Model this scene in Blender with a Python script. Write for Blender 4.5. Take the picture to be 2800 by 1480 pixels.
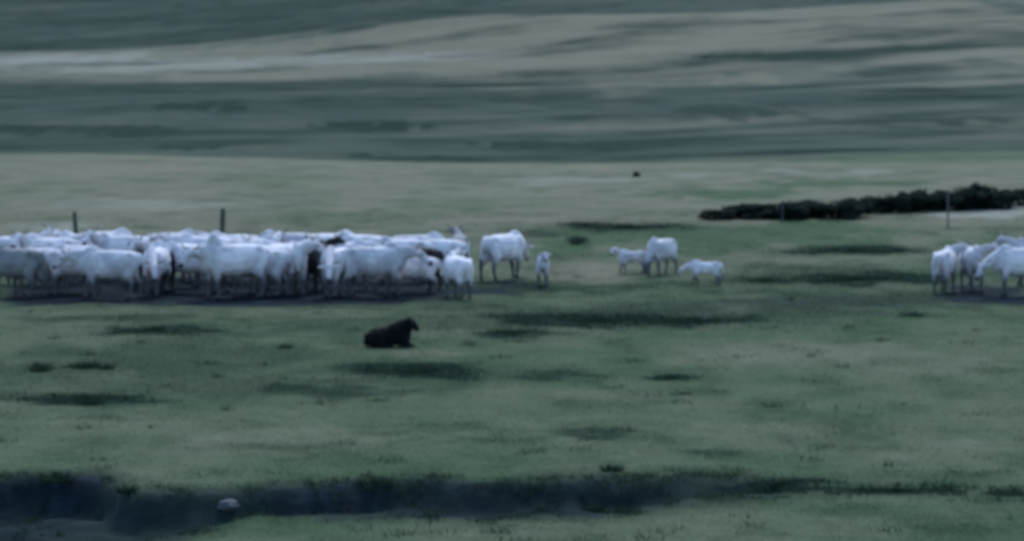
import bpy, bmesh, math, random
import numpy as np
from mathutils import Vector, Matrix, noise as mnoise

for o in list(bpy.data.objects):
    bpy.data.objects.remove(o, do_unlink=True)
scene = bpy.context.scene
R = math.radians
rng = np.random.default_rng(7)
random.seed(7)

# ------------------------------------------------------------------ camera
cam_data = bpy.data.cameras.new('camera')
cam = bpy.data.objects.new('camera', cam_data)
scene.collection.objects.link(cam)
cam.location = (0, 0, 8)
cam.rotation_euler = (R(90 - 4.2), 0, 0)
cam_data.sensor_width = 36
cam_data.lens = 36 * 10000 / 2800
cam_data.clip_start = 0.5
cam_data.clip_end = 8000
cam_data.dof.use_dof = True
cam_data.dof.focus_distance = 20
cam_data.dof.aperture_fstop = 4.4
scene.camera = cam

# ------------------------------------------------------------------ sky and sun
SUN_EL, SUN_AZ = 45.0, 6.0            # azimuth measured from +Y (straight ahead) towards +X
world = bpy.data.worlds.new('World')
scene.world = world
world.use_nodes = True
wn = world.node_tree.nodes
bg = wn['Background']
sky = wn.new('ShaderNodeTexSky')
sky.sky_type = 'NISHITA'
sky.sun_disc = False
sky.sun_elevation = R(SUN_EL)
sky.sun_rotation = R(SUN_AZ)
sky.air_density = 1.0
sky.dust_density = 1.0
sky.ozone_density = 2.0
world.node_tree.links.new(sky.outputs[0], bg.inputs[0])
bg.inputs[1].default_value = 0.15
sun_data = bpy.data.lights.new('sun', 'SUN')
sun = bpy.data.objects.new('sun', sun_data)
scene.collection.objects.link(sun)
sun_data.energy = 1.5
sun_data.angle = R(14)
sun_data.color = (1.0, 0.97, 0.92)
sd = Vector((math.sin(R(SUN_AZ)) * math.cos(R(SUN_EL)), math.cos(R(SUN_AZ)) * math.cos(R(SUN_EL)), math.sin(R(SUN_EL))))
sun.rotation_euler = (-sd).to_track_quat('-Z', 'Y').to_euler()

vs = scene.view_settings
vs.view_transform = 'Standard'
vs.look = 'None'
vs.gamma = 1.0
vs.use_curve_mapping = False
vs.exposure = 0.74
vs.use_white_balance = True
vs.white_balance_temperature = 5850
vs.white_balance_tint = 4
scene.cycles.filter_width = 2.0
scene.cycles.use_denoising = True
scene.cycles.max_bounces = 6
scene.cycles.transparent_max_bounces = 6

# ------------------------------------------------------------------ terrain shape
def _h(ix, iy, s):
    n = (ix.astype(np.int64) * 374761393 + iy.astype(np.int64) * 668265263 + s * 1442695041) & 0x7fffffff
    n = ((n ^ (n >> 13)) * 1274126177) & 0x7fffffff
    return ((n ^ (n >> 16)) & 0xffff) / 65535.0

def vnoise(x, y, s=0):
    x = np.asarray(x, float); y = np.asarray(y, float)
    ix = np.floor(x); iy = np.floor(y)
    fx = x - ix; fy = y - iy
    fx = fx * fx * fx * (fx * (fx * 6 - 15) + 10); fy = fy * fy * fy * (fy * (fy * 6 - 15) + 10)
    a = _h(ix, iy, s); b = _h(ix + 1, iy, s); c = _h(ix, iy + 1, s); d = _h(ix + 1, iy + 1, s)
    return (a + (b - a) * fx + (c - a) * fy + (a - b - c + d) * fx * fy) * 2 - 1

def fbm(x, y, s=0, o=4):
    v = 0; a = 0.5
    for k in range(o):
        v = v + a * vnoise(x * 2 ** k + 17.3 * k, y * 2 ** k - 9.1 * k, s + k); a *= 0.5
    return v

def sstep(a, b, t):
    t = np.clip((t - a) / (b - a), 0, 1)
    return t * t * (3 - 2 * t)

# the lie of the land along three lines running away from the viewpoint: (distance, height)
LAND_LEFT = [(-80, 0), (110, 0), (150, 0.0), (175, 0.15), (190, 0.12), (210, -0.7), (235, -3.0), (290, -5.6), (320, -5.6), (380, -6.0),
             (450, -6.4), (520, -5.8), (600, -4.6), (680, -3.9), (750, -2.9), (800, -2.5), (840, -3.2), (900, -7.0), (980, -8.0), (1100, -4.6),
             (1300, -1.0), (1500, 3.2), (2000, 20), (3300, 130)]
LAND_MID = [(-80, 0), (110, 0), (150, 0.0), (175, -0.1), (190, -0.4), (210, -1.2), (235, -3.0), (290, -6.0), (320, -6.2), (380, -6.6),
            (450, -6.8), (520, -6.6), (600, -6.2), (680, -4.6), (750, -3.0), (800, 0.6), (850, 4.6), (900, 3.6), (980, 0.5), (1100, 1.5),
            (1300, 6.0), (1500, 11), (2000, 26), (3300, 130)]
LAND_RIGHT = [(-80, 0), (110, 0.0), (130, 0.1), (150, 0.3), (175, 0.0), (200, -0.7), (220, -1.3), (250, -2.3), (290, -4.8), (320, -5.2), (380, -6.2),
              (450, -6.0), (520, -5.8), (600, -5.2), (680, -2.6), (750, -0.4), (850, 4.5), (950, 8.8), (1000, 9.0), (1100, 7.5),
              (1300, 12.0), (1500, 19), (2000, 34), (3300, 140)]
_ty = np.concatenate([np.arange(-80, 300, 1.0), np.arange(300, 3300, 1.0)])
def _smooth(tab):
    z = np.interp(_ty, [p[0] for p in tab], [p[1] for p in tab])
    k = np.hanning(31); k /= k.sum()
    return np.convolve(np.pad(z, 15, mode='edge'), k, 'valid')
_L, _M, _R = _smooth(LAND_LEFT), _smooth(LAND_MID), _smooth(LAND_RIGHT)

# the two lips of the ditch that crosses the meadow: (x, y)
DITCH_FAR = [(-10.45, 61.08), (-8.61, 61.08), (-7.35, 60.84), (-6.41, 59.46), (-4.77, 59.24), (-3.97, 59.69), (-2.43, 60.38), (-1.22, 60.7), (0.61, 61.08), (2.44, 60.7), (3.68, 60.98), (5.48, 60.51), (6.64, 59.92), (8.4, 59.6), (10.78, 59.46)]
DITCH_NEAR = [(-8.05, 46.88), (-6.87, 48.63), (-6.12, 51.83), (-5.51, 54.64), (-3.99, 56.6), (-2.28, 56.69), (-0.57, 57.01), (1.15, 57.22), (2.34, 58.15), (3.57, 59.02), (5.39, 59.46), (6.57, 59.29), (8.34, 59.15), (10.71, 59.06)]
DITCH_DEPTH = [(-14, 0.75), (-6, 0.62), (-2, 0.5), (2, 0.42), (4, 0.3), (6, 0.16), (9, 0.12), (14, 0.1)]

def ditch(x, y):
    """0 outside, rising to 1 on the floor of the ditch; second value its depth"""
    w = 0.9 * fbm(x * 0.55, y * 0.0 + 3.0, 31, 5)
    yf = np.interp(x, [p[0] for p in DITCH_FAR], [p[1] for p in DITCH_FAR]) + w + 0.12 * fbm(x * 2.3, 0 * y, 33, 3)
    yn = np.interp(x, [p[0] for p in DITCH_NEAR], [p[1] for p in DITCH_NEAR]) + 1.1 * fbm(x * 0.6, 0 * y, 37, 5)
    inside = np.minimum((yf - y) / 0.9, (y - yn) / 0.9)
    return np.clip(inside, -3, 3), np.interp(x, [p[0] for p in DITCH_DEPTH], [p[1] for p in DITCH_DEPTH])

def height(x, y):
    x = np.asarray(x, float); y = np.asarray(y, float)
    t = np.clip(x / (0.13 * np.maximum(y, 60)), -1.6, 1.6)
    wl = np.clip(-t, 0, 1); wr = np.clip(t, 0, 1)
    wl = wl * wl * (3 - 2 * wl); wr = wr * wr * (3 - 2 * wr)
    z = np.interp(y, _ty, _L) * wl + np.interp(y, _ty, _R) * wr + np.interp(y, _ty, _M) * (1 - wl - wr)
    near = 1 - sstep(120, 260, y)
    z = z + near * (0.10 * fbm(x / 9 + 5, y / 11, 3, 3) + 0.035 * fbm(x / 1.6, y / 1.6, 9, 3))
    far = sstep(180, 420, y)
    u, w = x * 0.64 + y * 0.77, -x * 0.77 + y * 0.64
    z = z + far * (1.7 * fbm(u / 130 + 2, w / 45, 21, 4) + 0.3 * fbm(x / 14, y / 18, 23, 3))
    far2 = sstep(1000, 1600, y)
    z = z + far2 * 6.0 * fbm(x / 240, y / 300, 27, 4)
    m, d = ditch(x, y)
    z = z - d * sstep(0.0, 1.0, m) * (0.85 + 0.3 * fbm(x * 1.3, y * 1.3, 41, 2))
    return z

def hz(x, y):
    return float(height(np.array([x]), np.array([y]))[0])

# patches of different growth, plus painted shade under the cattle: (kind, x, y, half width, half depth, strength)
PATCHES = [
    ('pale', -91.67, 734.5, 19.1, 57.25, 0.55),
    ('pale', -65.6, 714.0, 29.99, 44.5, 0.45),
    ('pale', -29.69, 743.5, 28.25, 18.5, 0.4),
    ('pale', -10.63, 760.5, 12.93, 7.0, 0.45),
    ('pale', -72.62, 661.0, 16.53, 40.25, 0.35),
    ('dry', -55.01, 688.5, 55.08, 122.5, 0.4),
    ('dry', 0.0, 789.5, 55.27, 292.25, 0.45),
    ('dry', 50.16, 838.0, 75.42, 234.0, 0.4),
    ('dry', 20.22, 675.0, 25.65, 84.0, 0.45),
    ('dry', 92.62, 844.0, 37.98, 218.5, 0.35),
    ('dark', -91.8, 1278.0, 25.56, 50.25, 0.9),
    ('dark', -153.0, 1333.5, 37.34, 78.25, 0.7),
    ('dark', 45.22, 719.0, 12.94, 9.25, 1.0),
    ('dark', -41.84, 398.5, 7.57, 28.0, 0.8),
    ('dark', -41.62, 490.0, 10.78, 21.0, 0.6),
    ('dark', -17.42, 435.5, 9.58, 25.5, 0.65),
    ('dark', 8.91, 356.5, 10.7, 9.5, 0.85),
    ('dark', 24.5, 326.5, 21.22, 8.0, 0.85),
    ('dark', 64.39, 537.0, 17.72, 6.25, 0.7),
    ('dark', 29.83, 497.5, 13.93, 29.5, 0.5),
    ('dark', -51.34, 389.0, 5.06, 18.25, 0.8),
    ('dark', -30.72, 349.0, 4.89, 9.75, 0.7),
    ('dark', 1.86, 371.0, 8.16, 12.75, 0.7),
    ('dark', -8.28, 331.0, 10.92, 7.75, 0.7),
    ('dark', -61.76, 562.0, 16.86, 30.5, 0.5),
    ('dark', 5.38, 538.0, 11.84, 14.25, 0.5),
    ('dark', 48.0, 436.5, 17.46, 36.5, 0.5),
    ('dark', -98.76, 1414.5, 127.3, 106.25, 0.5),
    ('pale', 3.32, 166.0, 3.49, 3.1, 0.34),
    ('pale', 0.65, 161.7, 2.1, 2.1, 0.28),
    ('pale', 8.48, 169.4, 1.52, 2.9, 0.28),
    ('pale', 13.06, 174.0, 1.22, 5.15, 0.28),
    ('pale', 16.78, 174.7, 1.4, 6.35, 0.25),
    ('pale', 18.09, 136.8, 2.6, 3.35, 1.0),
    ('pale', 16.72, 134.6, 1.62, 1.7, 0.9),
    ('pale', -16.33, 130.4, 2.09, 4.4, 0.4),
    ('pale', -14.54, 145.2, 4.36, 3.5, 0.25),
    ('green', -2.17, 144.7, 3.18, 7.6, 0.2),
    ('green', 9.09, 151.4, 3.94, 5.1, 0.5),
    ('green', 14.4, 159.9, 4.16, 6.1, 0.5),
    ('green', 7.46, 124.0, 8.68, 9.1, 0.5),
    ('green', -6.77, 135.2, 4.06, 5.6, 0.25),
    ('dark', 4.14, 129.1, 2.97, 2.45, 0.6),
    ('dark', 2.61, 130.2, 1.04, 2.15, 0.6),
    ('dark', 2.21, 122.3, 0.37, 2.3, 0.9),
    ('dark', 10.92, 117.1, 3.16, 2.45, 0.6),
    ('dark', 1.01, 126.1, 1.13, 2.2, 0.4),
    ('dark', 2.22, 92.0, 3.5, 2.5, 1.0),
    ('dark', 4.6, 91.6, 2.11, 1.1, 0.8),
    ('dark', 0.0, 87.9, 1.41, 1.5, 0.6),
    ('dark', 9.84, 105.5, 3.06, 2.75, 1.0),
    ('dark', 7.34, 104.5, 1.67, 1.4, 0.6),
    ('dark', -8.64, 88.7, 1.51, 1.5, 0.85),
    ('dark', -3.94, 89.2, 0.36, 1.45, 0.3),
    ('dark', -1.99, 79.1, 1.74, 1.85, 1.0),
    ('dark', -3.12, 79.7, 0.48, 0.85, 0.9),
    ('dark', -8.68, 73.8, 1.7, 1.1, 0.85),
    ('dark', -10.37, 80.0, 0.32, 0.75, 0.9),
    ('dark', -9.37, 80.4, 0.56, 0.7, 0.8),
    ('dark', 10.16, 92.9, 0.46, 0.7, 0.9),
    ('dark', -3.79, 75.5, 1.96, 2.2, 0.45),
    ('dark', 3.35, 77.6, 0.62, 0.7, 0.7),
    ('dark', 0.78, 78.0, 1.25, 1.55, 0.45),
    ('dark', 1.69, 67.1, 0.87, 1.3, 0.45),
    ('dark', 0.2, 102.1, 3.37, 2.8, 0.4),
    ('dark', 0.61, 60.3, 1.99, 0.3, 0.8),
    ('dark', 4.44, 60.4, 1.15, 0.95, 0.9),
    ('dark', 6.3, 59.6, 1.07, 0.55, 0.8),
    ('dark', 8.08, 59.4, 0.53, 0.5, 0.6),
    ('dark', -10.16, 92.0, 2.76, 1.8, 0.35),
    ('dark', 3.63, 64.4, 0.9, 0.7, 0.35),
    ('dark', -4.19, 65.0, 1.95, 0.7, 0.25),
    ('dark', 8.43, 93.3, 2.8, 1.8, 0.3),
    ('dark', -7.43, 82.2, 6.58, 9.05, 0.26),
    ('dark', 2.84, 94.3, 8.49, 4.4, 0.34),
    ('dark', 9.32, 97.8, 4.89, 4.3, 0.36),
    ('dark', -3.6, 89.7, 4.49, 3.8, 0.22),
    ('dark', -6.12, 76.1, 5.33, 2.8, 0.28),
    ('dark', 9.2, 107.9, 3.78, 5.7, 0.25),
    ('dry', 6.72, 83.7, 3.52, 2.65, 0.16),
    ('dry', 1.49, 74.2, 3.12, 1.65, 0.12),
    ('dry', -4.0, 66.3, 2.65, 2.35, 0.1),
    ('dry', 6.04, 66.7, 3.0, 3.4, 0.1),
    ('dry', -2.09, 83.3, 1.25, 1.0, 0.22),
    ('dry', 2.16, 107.5, 1.61, 3.35, 0.35),
    ('mud_shade', -7.36, 97.8, 7.04, 2.1, 1.0),  # dark ground painted in for the shade beneath the cattle
    ('mud_shade', -12.74, 100.8, 1.71, 3.7, 1.0),
    ('mud_shade', -10.8, 100.6, 1.91, 3.85, 1.0),
    ('mud_shade', -8.49, 100.7, 1.91, 3.8, 1.0),
    ('mud_shade', -6.26, 100.7, 1.91, 3.85, 1.0),
    ('mud_shade', -4.04, 100.6, 1.91, 3.6, 1.0),
    ('mud_shade', -2.42, 100.6, 1.31, 3.15, 0.9),
    ('mud_shade', -12.38, 98.7, 1.97, 2.9, 0.8),
    ('mud_shade', 12.66, 97.1, 1.94, 1.9, 0.6),
    ('mud_shade', 3.31, 94.1, 2.82, 1.55, 0.2),
    ('mud_shade', 8.29, 97.2, 4.08, 2.4, 0.22),
    ('mud_shade', -8.45, 105.3, 7.37, 2.1, 0.9),
    ('mud_shade', -11.46, 103.9, 3.12, 2.3, 0.9),
    ('mud_shade', -5.22, 104.1, 3.12, 2.4, 0.9),
    ('mud_shade', 12.95, 100.1, 1.5, 2.75, 0.8),
    ('mud_shade', -7.6, 102.4, 7.17, 4.65, 1.0),
]

def cover(x, y):
    """what grows where: dry grass, dark rushes or heather, pale bleached grass, muddy ground with painted herd shade, each 0..1"""
    x = np.asarray(x, float); y = np.asarray(y, float)
    pale = np.zeros_like(x); mud_shade = np.zeros_like(x)
    fw = sstep(170, 330, y)
    u, w = x * 0.64 + y * 0.77, -x * 0.77 + y * 0.64       # the far folds and growth run obliquely up the hill
    near = fbm(x / 1.3, y / 2.2, 51, 4); near2 = fbm(x / 5.0, y / 9.0, 57, 4)
    far = fbm(u / 60, w / 14, 53, 4) + 0.45 * fbm(x / 9, y / 16, 55, 3); far2 = fbm(u / 190, w / 45, 59, 4)
    j = near + (far - near) * fw; j2 = near2 + (far2 - near2) * fw
    yw = y + fw * (230 * far2 + 60 * far)
    dry = 0.20 + 0.50 * sstep(104, 125, y) * (1 - sstep(185, 215, y)) - 0.15 * sstep(250, 330, yw) + 0.25 * sstep(520, 760, yw) - 0.35 * sstep(930, 1050, y)
    dark = 0.30 * sstep(250, 330, yw) - 0.22 * sstep(520, 760, yw) + 0.40 * sstep(930, 1050, y)
    dry = dry + (0.22 + 0.38 * fw) * j2 + (0.22 + 0.48 * fw) * j
    dark = dark + 0.04 + (0.55 + 0.45 * fw) * np.clip(-j - 0.06, 0, 1) + 0.7 * fw * np.clip(-j2 - 0.03, 0, 1)
    for i, (kind, px, py, rx, ry, s) in enumerate(PATCHES):
        sel = (np.abs(x - px) < rx * 2.6) & (np.abs(y - py) < ry * 2.8)
        if not sel.any():
            continue
        a, b = (x[sel] - px) / rx, (y[sel] - py) / ry
        q = np.sqrt(a * a + b * b) + 0.75 * fbm(a * 3 * max(0.4, min(2.0, rx / 3)) + 3.7 * i, b * 2.2 + 1.3 * i, 71 + i, 4)
        m = np.minimum(1, 1.75 * s * (1 - sstep(0.3, 1.15, q)))
        if kind == 'dry':
            dry[sel] += m
        elif kind == 'dark':
            dark[sel] = np.maximum(dark[sel], m)
            dark[sel] += (1 - dark[sel]) * 0.38 * s * s * (1 - sstep(0.2, 2.3, q))     # thinning out around the patch
        elif kind == 'pale':
            pale[sel] = np.maximum(pale[sel], m)
        elif kind == 'green':
            dry[sel] -= m
        else:
            mud_shade[sel] = np.maximum(mud_shade[sel], m)
    m, d = ditch(x, y)
    dark = np.maximum(dark, 0.6 * sstep(-2.2, -0.1, m + near) * np.clip(d * 3, 0, 1))
    mud_shade = np.maximum(mud_shade, sstep(-0.8, 0.5, m + 1.2 * near) * np.clip((d - 0.1) * 2.6, 0, 1) * (1.0 + 0.9 * near2))
    return np.clip(dry, 0, 1), np.clip(dark, 0, 1), np.clip(pale, 0, 1), np.clip(mud_shade, 0, 1)

# ------------------------------------------------------------------ materials
def new_mat(name):
    m = bpy.data.materials.new(name); m.use_nodes = True
    nt = m.node_tree
    return m, nt, nt.nodes, nt.links, nt.nodes['Principled BSDF']

def mixc(nt, a, b, fac):
    n = nt.nodes.new('ShaderNodeMix'); n.data_type = 'RGBA'
    for sock, v in ((n.inputs[6], a), (n.inputs[7], b), (n.inputs[0], fac)):
        if isinstance(v, (tuple, list)):
            sock.default_value = (*v, 1)
        elif isinstance(v, (int, float)):
            sock.default_value = v
        else:
            nt.links.new(v, sock)
    return n.outputs[2]

def math_n(nt, op, a, b=0.0, clamp=False):
    n = nt.nodes.new('ShaderNodeMath'); n.operation = op; n.use_clamp = clamp
    for sock, v in ((n.inputs[0], a), (n.inputs[1], b)):
        if isinstance(v, (int, float)):
            sock.default_value = v
        else:
            nt.links.new(v, sock)
    return n.outputs[0]

def noise_n(nt, vec, scale, detail=4, rough=0.55):
    n = nt.nodes.new('ShaderNodeTexNoise')
    n.inputs['Scale'].default_value = scale; n.inputs['Detail'].default_value = detail; n.inputs['Roughness'].default_value = rough
    if vec is not None:
        nt.links.new(vec, n.inputs['Vector'])
    return n.outputs[0]

def ramp_n(nt, fac, lo, hi):
    n = nt.nodes.new('ShaderNodeMapRange'); n.clamp = True; n.interpolation_type = 'SMOOTHSTEP'
    n.inputs[1].default_value = lo; n.inputs[2].default_value = hi
    nt.links.new(fac, n.inputs[0])
    return n.outputs[0]

GREEN = (0.062, 0.094, 0.047)
FAR_BASE = (0.060, 0.078, 0.060)
TAN = (0.172, 0.160, 0.114)
DARK = (0.009, 0.024, 0.015)
PALE = (0.25, 0.245, 0.20)
MUD_SHADE = (0.008, 0.014, 0.021)  # ditch peat; sky reflection and herd shade are painted into this navy

def cover_colour(nt):
    a = nt.nodes.new('ShaderNodeAttribute'); a.attribute_name = 'cover'
    s = nt.nodes.new('ShaderNodeSeparateColor'); nt.links.new(a.outputs['Color'], s.inputs[0])
    return s.outputs[0], s.outputs[1], s.outputs[2], a.outputs['Alpha']

def ground_material():
    m, nt, N, L, p = new_mat('meadow_ground')
    tc = N.new('ShaderNodeTexCoord')
    dry, dark, pale, mud_shade = cover_colour(nt)
    n1 = noise_n(nt, tc.outputs['Object'], 0.35, 6, 0.6)
    n2 = noise_n(nt, tc.outputs['Object'], 2.7, 6, 0.65)
    n3 = noise_n(nt, tc.outputs['Object'], 0.07, 7, 0.7)
    d2 = math_n(nt, 'ADD', dry, math_n(nt, 'MULTIPLY', math_n(nt, 'SUBTRACT', n1, 0.5), 0.7), True)
    d2 = math_n(nt, 'ADD', d2, math_n(nt, 'MULTIPLY', math_n(nt, 'SUBTRACT', n3, 0.5), 1.3), True)
    sep = N.new('ShaderNodeSeparateXYZ'); L.new(tc.outputs['Object'], sep.inputs[0])
    base = mixc(nt, GREEN, FAR_BASE, ramp_n(nt, sep.outputs[1], 220, 380))      # base turns greyer and bluer with distance
    c = mixc(nt, base, TAN, d2)
    c = mixc(nt, c, PALE, pale)
    c = mixc(nt, c, DARK, dark)
    mud_shade_col = mixc(nt, MUD_SHADE, (0.022, 0.032, 0.040), ramp_n(nt, noise_n(nt, tc.outputs['Object'], 1.1, 5, 0.6), 0.5, 0.72))
    c = mixc(nt, c, mud_shade_col, mud_shade)
    v = N.new('ShaderNodeHueSaturation'); L.new(c, v.inputs['Color'])
    L.new(math_n(nt, 'ADD', 0.6, math_n(nt, 'MULTIPLY', n2, 0.8)), v.inputs['Value'])
    L.new(v.outputs[0], p.inputs['Base Color'])
    p.inputs['Roughness'].default_value = 1.0
    p.inputs['Specular IOR Level'].default_value = 0.03
    b = N.new('ShaderNodeBump'); b.inputs['Strength'].default_value = 0.6; b.inputs['Distance'].default_value = 0.12
    L.new(n2, b.inputs['Height']); L.new(b.outputs[0], p.inputs['Normal'])
    return m

def blade_material(name, c0, c1, follow):
    m, nt, N, L, p = new_mat(name)
    if follow:
        dry, dark, pale, mud_shade = cover_colour(nt)
        c = mixc(nt, GREEN, TAN, dry)
        c = mixc(nt, c, PALE, pale)
        c = mixc(nt, c, DARK, dark)
    else:
        g = N.new('ShaderNodeNewGeometry')
        c = mixc(nt, c0, c1, g.outputs['Random Per Island'])
    if follow:                                              # colour lightened to offset the darker shading on upright blades
        hv = N.new('ShaderNodeHueSaturation'); hv.inputs['Value'].default_value = 1.35; L.new(c, hv.inputs['Color']); c = hv.outputs[0]
    L.new(c, p.inputs['Base Color'])
    p.inputs['Roughness'].default_value = 0.8
    p.inputs['Specular IOR Level'].default_value = 0.15
    t = N.new('ShaderNodeBsdfTranslucent'); L.new(c, t.inputs['Color'])
    mx = N.new('ShaderNodeMixShader'); mx.inputs[0].default_value = 0.5
    L.new(p.outputs[0], mx.inputs[1]); L.new(t.outputs[0], mx.inputs[2])
    L.new(mx.outputs[0], N['Material Output'].inputs[0])
    return m

M = {}
M['ground'] = ground_material()
M['grass'] = blade_material('meadow_grass', None, None, True)
M['rush'] = blade_material('rush_blades', (0.008, 0.020, 0.013), (0.022, 0.042, 0.026), False)
M['leaf'] = blade_material('shrub_leaves', (0.008, 0.017, 0.016), (0.022, 0.038, 0.030), False)

def coat_material(name, light, grey, mudshade_col, mudshade_amt):
    m, nt, N, L, p = new_mat(name)
    tc = N.new('ShaderNodeTexCoord')
    oi = N.new('ShaderNodeObjectInfo')
    s = N.new('ShaderNodeSeparateXYZ'); L.new(tc.outputs['Object'], s.inputs[0])
    add = N.new('ShaderNodeVectorMath'); add.operation = 'ADD'
    L.new(tc.outputs['Object'], add.inputs[0])
    cmb = N.new('ShaderNodeCombineXYZ'); L.new(math_n(nt, 'MULTIPLY', oi.outputs['Random'], 50), cmb.inputs[0]); L.new(cmb.outputs[0], add.inputs[1])
    n1 = noise_n(nt, add.outputs[0], 2.2, 4, 0.6)
    n2 = noise_n(nt, add.outputs[0], 9.0, 4, 0.65)
    c = mixc(nt, light, grey, ramp_n(nt, math_n(nt, 'ADD', n1, math_n(nt, 'MULTIPLY', oi.outputs['Random'], 0.26)), 0.45, 0.85))
    # greyer forequarters, as grey-white cattle have
    c = mixc(nt, c, grey, math_n(nt, 'MULTIPLY', ramp_n(nt, s.outputs[0], 0.2, 1.1), 0.35))
    # muddy legs, with painted shade deepening the lower legs and belly
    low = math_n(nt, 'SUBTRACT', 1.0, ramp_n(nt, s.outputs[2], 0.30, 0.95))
    mudshade = ramp_n(nt, math_n(nt, 'ADD', math_n(nt, 'MULTIPLY', low, 0.9), math_n(nt, 'MULTIPLY', n2, 0.6)), 0.45, 1.25)
    c = mixc(nt, c, mudshade_col, math_n(nt, 'MULTIPLY', mudshade, mudshade_amt))
    L.new(c, p.inputs['Base Color'])
    p.inputs['Roughness'].default_value = 0.85
    p.inputs['Specular IOR Level'].default_value = 0.2
    p.inputs['Sheen Weight'].default_value = 0.15
    b = N.new('ShaderNodeBump'); b.inputs['Strength'].default_value = 0.35; b.inputs['Distance'].default_value = 0.02
    n4 = noise_n(nt, add.outputs[0], 30, 3, 0.6)
    L.new(n4, b.inputs['Height']); L.new(b.outputs[0], p.inputs['Normal'])
    return m

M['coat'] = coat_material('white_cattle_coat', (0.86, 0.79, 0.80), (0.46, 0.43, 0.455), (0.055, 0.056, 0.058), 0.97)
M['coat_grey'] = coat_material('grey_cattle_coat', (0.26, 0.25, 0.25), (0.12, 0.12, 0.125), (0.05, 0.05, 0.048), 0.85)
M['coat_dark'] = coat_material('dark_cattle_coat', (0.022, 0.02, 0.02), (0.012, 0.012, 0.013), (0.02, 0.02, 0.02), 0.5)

def plain(name, col, rough=0.8, col2=None, scale=8.0, spec=0.3):
    m, nt, N, L, p = new_mat(name)
    if col2:
        tc = N.new('ShaderNodeTexCoord')
        n = noise_n(nt, tc.outputs['Object'], scale, 5, 0.6)
        L.new(mixc(nt, col, col2, ramp_n(nt, n, 0.35, 0.68)), p.inputs['Base Color'])
        b = N.new('ShaderNodeBump'); b.inputs['Strength'].default_value = 0.5; b.inputs['Distance'].default_value = 0.01
        L.new(n, b.inputs['Height']); L.new(b.outputs[0], p.inputs['Normal'])
    else:
        p.inputs['Base Color'].default_value = (*col, 1)
    p.inputs['Roughness'].default_value = rough
    p.inputs['Specular IOR Level'].default_value = spec
    return m

M['hoof'] = plain('hoof', (0.03, 0.028, 0.026), 0.7)
M['muzzle'] = plain('muzzle', (0.045, 0.042, 0.045), 0.55)
M['horn'] = plain('horn', (0.32, 0.30, 0.26), 0.5, (0.10, 0.09, 0.08), 9)
M['switch'] = plain('tail_hair', (0.05, 0.048, 0.05), 0.9, (0.12, 0.11, 0.11), 20)
M['dog'] = plain('black_dog_coat', (0.006, 0.006, 0.008), 0.85, (0.012, 0.012, 0.014), 14, 0.15)
M['post'] = plain('weathered_post_wood', (0.10, 0.105, 0.09), 0.95, (0.05, 0.052, 0.045), 9)
M['post_pale'] = plain('silvered_post_wood', (0.13, 0.13, 0.125), 0.95, (0.07, 0.07, 0.066), 9)
M['stone'] = plain('pale_stone', (0.11, 0.11, 0.12), 0.9, (0.06, 0.06, 0.065), 7)
M['wood'] = plain('shrub_wood', (0.03, 0.026, 0.022), 0.95, (0.015, 0.014, 0.012), 10)

def water_material():
    m, nt, N, L, p = new_mat('ditch_water')
    p.inputs['Base Color'].default_value = (0.012, 0.020, 0.030, 1)
    p.inputs['Roughness'].default_value = 0.22
    p.inputs['IOR'].default_value = 1.33
    tc = N.new('ShaderNodeTexCoord')
    n = noise_n(nt, tc.outputs['Object'], 3.5, 4, 0.6)
    b = N.new('ShaderNodeBump'); b.inputs['Strength'].default_value = 0.35; b.inputs['Distance'].default_value = 0.06
    L.new(n, b.inputs['Height']); L.new(b.outputs[0], p.inputs['Normal'])
    return m
M['water'] = water_material()

# ------------------------------------------------------------------ helpers
def link(name, me, mats, parent=None):
    o = bpy.data.objects.new(name, me)
    scene.collection.objects.link(o)
    if mats is not None and not me.materials:
        for q in (mats if isinstance(mats, list) else [mats]):
            me.materials.append(q)
    if parent is not None:
        o.parent = parent
    return o

def tag(o, label=None, cat=None, group=None, kind=None):
    if label: o['label'] = label
    if cat: o['category'] = cat
    if group: o['group'] = group
    if kind: o['kind'] = kind
    return o

def np_mesh(name, verts, faces, attr=None, smooth=False):
    """verts (n,3); faces (m,3) or (m,4)"""
    me = bpy.data.meshes.new(name)
    k = faces.shape[1]
    me.vertices.add(len(verts)); me.vertices.foreach_set('co', np.ascontiguousarray(verts, dtype=np.float32).ravel())
    me.loops.add(faces.size); me.loops.foreach_set('vertex_index', np.ascontiguousarray(faces, dtype=np.int32).ravel())
    me.polygons.add(len(faces))
    me.polygons.foreach_set('loop_start', np.arange(0, faces.size, k, dtype=np.int32))
    me.polygons.foreach_set('loop_total', np.full(len(faces), k, dtype=np.int32))
    if smooth:
        me.polygons.foreach_set('use_smooth', np.ones(len(faces), dtype=bool))
    me.update(calc_edges=True)
    if attr is not None:
        a = me.attributes.new('cover', 'FLOAT_COLOR', 'POINT')
        a.data.foreach_set('color', np.ascontiguousarray(attr, dtype=np.float32).ravel())
    return me

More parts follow.
